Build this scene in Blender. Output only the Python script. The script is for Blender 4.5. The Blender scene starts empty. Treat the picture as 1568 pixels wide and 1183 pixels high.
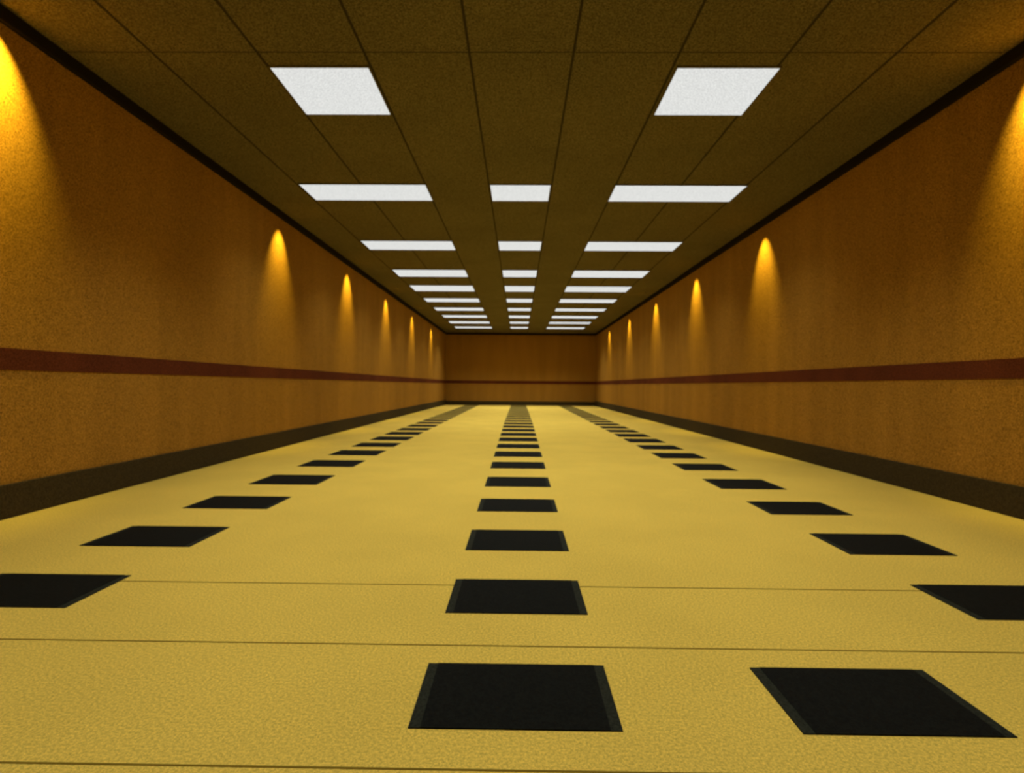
import bpy, math, random, bmesh
from mathutils import Matrix, Vector
random.seed(3)
H=0.85                      # camera height in metres = unit of the survey
WL,WR=-3.74*H,3.90*H        # side walls
ZC=3.68*H                   # ceiling height
YB,YF=-4.0*H,28.3*H
sc=bpy.context.scene
sc.view_settings.view_transform='Standard'
sc.view_settings.look='None'
w=bpy.data.worlds.new("World"); sc.world=w; w.use_nodes=True
w.node_tree.nodes['Background'].inputs[0].default_value=(0.02,0.015,0.006,1)
w.node_tree.nodes['Background'].inputs[1].default_value=0.2

# ---------- materials ----------
def mat(name,col,rough=0.9,grain=0.0,gscale=90,streak=0.0,sscale=(1,1,1),spec=0.15,emit=None):
    m=bpy.data.materials.new(name); m.use_nodes=True
    nt=m.node_tree; N=nt.nodes; L=nt.links
    b=N['Principled BSDF']
    b.inputs['Roughness'].default_value=rough
    b.inputs['Specular IOR Level'].default_value=spec
    tc=N.new('ShaderNodeTexCoord')
    n1=N.new('ShaderNodeTexNoise'); n1.inputs['Scale'].default_value=gscale; n1.inputs['Detail'].default_value=4
    n1.inputs['Roughness'].default_value=1.0
    L.new(tc.outputs['Object'],n1.inputs['Vector'])
    mp=N.new('ShaderNodeMapping'); mp.inputs['Scale'].default_value=sscale
    L.new(tc.outputs['Object'],mp.inputs['Vector'])
    n2=N.new('ShaderNodeTexNoise'); n2.inputs['Scale'].default_value=1.0; n2.inputs['Detail'].default_value=5
    L.new(mp.outputs[0],n2.inputs['Vector'])
    def amp(node,a):
        r=N.new('ShaderNodeMapRange'); r.inputs['From Min'].default_value=0.40; r.inputs['From Max'].default_value=0.60
        r.inputs['To Min'].default_value=1-a; r.inputs['To Max'].default_value=1+a
        L.new(node.outputs[0],r.inputs['Value']); return r
    a1=amp(n1,grain); a2=amp(n2,streak)
    mu=N.new('ShaderNodeMath'); mu.operation='MULTIPLY'
    L.new(a1.outputs[0],mu.inputs[0]); L.new(a2.outputs[0],mu.inputs[1])
    vm=N.new('ShaderNodeVectorMath'); vm.operation='SCALE'
    vm.inputs[0].default_value=col
    L.new(mu.outputs[0],vm.inputs['Scale'])
    if emit:
        L.new(vm.outputs[0],b.inputs['Emission Color']); b.inputs['Emission Strength'].default_value=emit
        b.inputs['Base Color'].default_value=(0.02,0.02,0.02,1)
    else:
        L.new(vm.outputs[0],b.inputs['Base Color'])
    return m
M_wall=mat('wall_ochre_fabric',(0.365,0.183,0.024),0.92,0.62,110,0.06,(3.0,3.0,0.35),spec=0.05)
M_stripe=mat('stripe_oxblood',(0.115,0.030,0.011),0.9,0.5,100,0.1,(2,2,1),spec=0.05)
M_floor=mat('floor_yellow_carpet',(0.79,0.575,0.100),0.95,0.30,120,0.03,(1.5,1.5,1),spec=0.05)
M_seam=mat('floor_seam',(0.22,0.15,0.02),0.95,spec=0.0)
M_ceil=mat('ceiling_tile_drab',(0.155,0.128,0.075),0.95,0.65,80,0.05,(1,1,1),spec=0.05)
M_grid=mat('ceiling_grid_dark',(0.05,0.04,0.02),0.9,spec=0.05)
M_base=mat('baseboard_dark_brown',(0.050,0.036,0.013),0.85,0.5,90,spec=0.1)
M_edge_shade=mat('edge_shade_black_brown',(0.02,0.015,0.008),0.9,spec=0.05)  # near-black colour standing in for the shadow under the ceiling edge
M_tile=mat('tile_black',(0.006,0.007,0.005),0.8,0.6,100,spec=0.08)
M_tedge=mat('tile_edge_charcoal',(0.022,0.025,0.016),0.8,0.5,100,spec=0.08)
M_diff=mat('light_diffuser',(0.73,0.74,0.72),0.8,0.26,80,emit=1.0)

# ---------- mesh helpers ----------
def box_data(x0,x1,y0,y1,z0,z1,V,F,MI,mi=0):
    b=len(V)
    V+= [(x0,y0,z0),(x1,y0,z0),(x1,y1,z0),(x0,y1,z0),(x0,y0,z1),(x1,y0,z1),(x1,y1,z1),(x0,y1,z1)]
    for f in [(0,3,2,1),(4,5,6,7),(0,1,5,4),(1,2,6,5),(2,3,7,6),(3,0,4,7)]:
        F.append(tuple(b+i for i in f)); MI.append(mi)
def obj(name,boxes,mats,parent=None,bevel=0,origin=(0,0,0)):
    V=[];F=[];MI=[]
    for bx in boxes:
        box_data(*bx[:6],V,F,MI,bx[6] if len(bx)>6 else 0)
    V=[tuple(v[i]-origin[i] for i in range(3)) for v in V]
    me=bpy.data.meshes.new(name); me.from_pydata(V,[],F); me.update()
    for m in mats: me.materials.append(m)
    for p,i in zip(me.polygons,MI): p.material_index=i
    o=bpy.data.objects.new(name,me); o.location=origin
    sc.collection.objects.link(o)
    if parent: o.parent=parent
    if bevel:
        bm=o.modifiers.new('bevel','BEVEL'); bm.width=bevel; bm.segments=2
    return o
T=0.12
# ---------- shell ----------
obj('floor',[(WL-T,WR+T,YB-T,YF+T,-T,0)],[M_floor])
obj('ceiling',[(WL-T,WR+T,YB-T,YF+T,ZC,ZC+T)],[M_ceil])
obj('wall_left',[(WL-T,WL,YB-T,YF+T,0,ZC)],[M_wall])
obj('wall_right',[(WR,WR+T,YB-T,YF+T,0,ZC)],[M_wall])
obj('wall_back',[(WL,WR,YF,YF+T,0,ZC)],[M_wall])
obj('wall_rear',[(WL,WR,YB-T,YB,0,ZC)],[M_wall])
s0,s1=H*1.085,H*1.245
obj('trim_dado_left',[(WL,WL+0.006,YB,YF,s0,s1)],[M_stripe])
obj('trim_dado_right',[(WR-0.006,WR,YB,YF,s0,s1)],[M_stripe])
obj('trim_dado_back',[(WL+0.006,WR-0.006,YF-0.006,YF,s0,s1)],[M_stripe])
bh=0.25*H
obj('baseboard_left',[(WL,WL+0.02,YB,YF,0,bh)],[M_base],bevel=0.006)
obj('baseboard_right',[(WR-0.02,WR,YB,YF,0,bh)],[M_base],bevel=0.006)
obj('baseboard_back',[(WL+0.02,WR-0.02,YF-0.02,YF,0,0.2*H)],[M_base],bevel=0.006)
ch=0.11*H  # height of the added dark strips that imitate shade where wall meets ceiling
obj('edge_shade_left',[(WL,WL+0.04,YB,YF,ZC-ch,ZC)],[M_edge_shade],bevel=0.01)
obj('edge_shade_right',[(WR-0.04,WR,YB,YF,ZC-ch,ZC)],[M_edge_shade],bevel=0.01)
obj('edge_shade_back',[(WL+0.04,WR-0.04,YF-0.04,YF,ZC-ch,ZC)],[M_edge_shade],bevel=0.01)
gx=[-3.0,-2.14,-1.27,-0.42,0.42,1.27,2.14,3.0]
gw=0.010*H
boxes=[(x*H-gw,x*H+gw,YB,YF,ZC-0.003,ZC) for x in gx]
boxes+=[(WL+0.045,WR-0.045,4.47*H-0.003,4.47*H+0.003,ZC-0.002,ZC)]
obj('trim_ceiling_grid',boxes,[M_grid])
obj('trim_floor_seam',[(WL+0.02,WR-0.02,d*H-0.003,d*H+0.003,0,0.001) for d in (1.44,2.13,2.77)],[M_seam])

# ---------- black floor tiles ----------
rows=[(0.62,1.05),(1.61,1.986),(2.43,2.85),(3.36,3.83),(4.40,4.88),(5.48,6.05),(6.69,7.25),(7.79,8.38),(8.87,9.47)]
d=9.95
while d<27.6:
    rows.append((d,d+0.68)); d+=1.08
def tile(x0,x1,y0,y1):
    c=((x0+x1)/2*H,(y0+y1)/2*H,0)
    e=0.035
    obj('black_floor_tile',[((x0+e)*H,(x1-e)*H,y0*H,y1*H,0,0.004,0),
        (x0*H,(x0+e)*H,y0*H,y1*H,0,0.003,1),((x1-e)*H,x1*H,y0*H,y1*H,0,0.003,1)],[M_tile,M_tedge],origin=c)
for i,(a,b) in enumerate(rows):
    cw=0.315+min(0.07,max(0,(a-3)*0.006))
    tile(-cw,cw-0.005,a,b)
    tile(-2.68,-2.0,a,b)
    tile(2.0,2.64,a,b)
tile(0.83,1.44,1.61,1.986)

# ---------- ceiling light panels ----------
def spot(name,loc,energy,size,blend,col,parent,rot=(0,0,0)):
    l=bpy.data.lights.new(name,'SPOT'); l.energy=energy; l.spot_size=math.radians(size); l.spot_blend=blend
    l.color=col; l.shadow_soft_size=0.0
    o=bpy.data.objects.new(name,l); sc.collection.objects.link(o); o.parent=parent; o.location=loc; o.rotation_euler=rot
    return o
PW=82
def panel(x0,x1,y0,y1,power):
    cx,cy=(x0+x1)/2*H,(y0+y1)/2*H
    e=bpy.data.objects.new('recessed_ceiling_light',None); sc.collection.objects.link(e); e.location=(cx,cy,ZC)
    e.empty_display_size=0.1
    hx,hy=(x1-x0)/2*H,(y1-y0)/2*H; f=0.012
    obj('diffuser',[(-hx,hx,-hy,hy,-0.014,0)],[M_diff],parent=e)
    obj('frame',[(-hx-f,-hx,-hy-f,hy+f,-0.012,0),(hx,hx+f,-hy-f,hy+f,-0.012,0),
                 (-hx,hx,-hy-f,-hy,-0.012,0),(-hx,hx,hy,hy+f,-0.012,0)],[M_ceil],parent=e)
    n=2 if (x1-x0)>1 else 1
    for k in range(n):
        xx=0 if n==1 else (-hx/2 if k==0 else hx/2)
        spot('lamp_%d'%(k+1),(xx,0,-0.03),power/n,120,1.0,(1.0,0.97,0.86),e)
for a,b,k in [(-1.6,-0.9,1.0),(1.7,2.4,1.2)]:  # unseen panel rows, added to brighten the floor near the camera
    panel(-2.12,-1.29,a,b,PW*k); panel(1.29,2.12,a,b,PW*k)
panel(-2.12,-1.29,4.67,5.47,PW*1.5); panel(1.31,2.16,4.67,5.47,PW*1.5)
lr=[(7.4,8.02),(10.3,10.95),(12.87,13.65),(14.9,15.75),(17.1,17.8),(19.15,19.85),(21.2,21.9),(23.2,23.9),(25.3,26.0)]
for a,b in lr:
    q=1.0 if a<16 else (0.85 if a<25 else 1.8)
    panel(-2.96,-1.27,a,b,PW*q); panel(-0.4,0.4,a,b,PW*0.7*q); panel(1.27,3.0,a,b,PW*q)

# ---------- wall-wash downlights ----------
def downlight(side,d,p=1.0,size=60,tilt=19):
    wx=WL if side<0 else WR
    x=wx-side*0.30*H
    e=bpy.data.objects.new('recessed_downlight',None); sc.collection.objects.link(e); e.location=(x,d*H,ZC); e.empty_display_size=0.1
    me=bpy.data.meshes.new('can'); bm=bmesh.new()
    n=24; rings=[(0.040,0),(0.040,-0.004),(0.033,-0.004),(0.028,-0.001)]
    vs=[[bm.verts.new((r*math.cos(2*math.pi*k/n),r*math.sin(2*math.pi*k/n),z)) for k in range(n)] for r,z in rings]
    for i in range(3):
        for k in range(n):
            bm.faces.new((vs[i][k],vs[i][(k+1)%n],vs[i+1][(k+1)%n],vs[i+1][k]))
    bm.faces.new(vs[3])
    bm.to_mesh(me); bm.free(); me.materials.append(M_ceil)
    o=bpy.data.objects.new('can',me); sc.collection.objects.link(o); o.parent=e
    spot('lamp',(0,0,-0.02),130*p,size,1.0,(1.0,0.78,0.12),e,rot=(0,-side*math.radians(tilt),0))
for d,p in ((0.0,0.8),(8.57,1),(12.0,1),(15.5,0.9),(19.3,0.8),(23.5,0.8)): downlight(-1,d,p)
for d,p in ((0.2,0.8),(8.9,1),(12.3,1),(15.9,0.9),(19.7,0.8),(24.0,0.8)): downlight(1,d,p)
downlight(-1,3.8,1.7,74,30); downlight(1,4.1,1.7,74,30)

# ---------- camera ----------
cd=bpy.data.cameras.new('camera'); cam=bpy.data.objects.new('camera',cd); sc.collection.objects.link(cam); sc.camera=cam
cd.sensor_fit='HORIZONTAL'; cd.sensor_width=36; cd.lens=36*850/1568
cd.clip_start=0.05
cd.dof.use_dof=True; cd.dof.focus_distance=0.4; cd.dof.aperture_fstop=14.0   # slightly soft camcorder focus
yaw=math.radians(0.7); pitch=math.radians(-0.1); roll=math.radians(0.45)
R=Matrix.Rotation(yaw,4,'Z')@Matrix.Rotation(math.radians(90)+pitch,4,'X')@Matrix.Rotation(roll,4,'Z')
cam.matrix_world=Matrix.Translation((0,0,H))@R
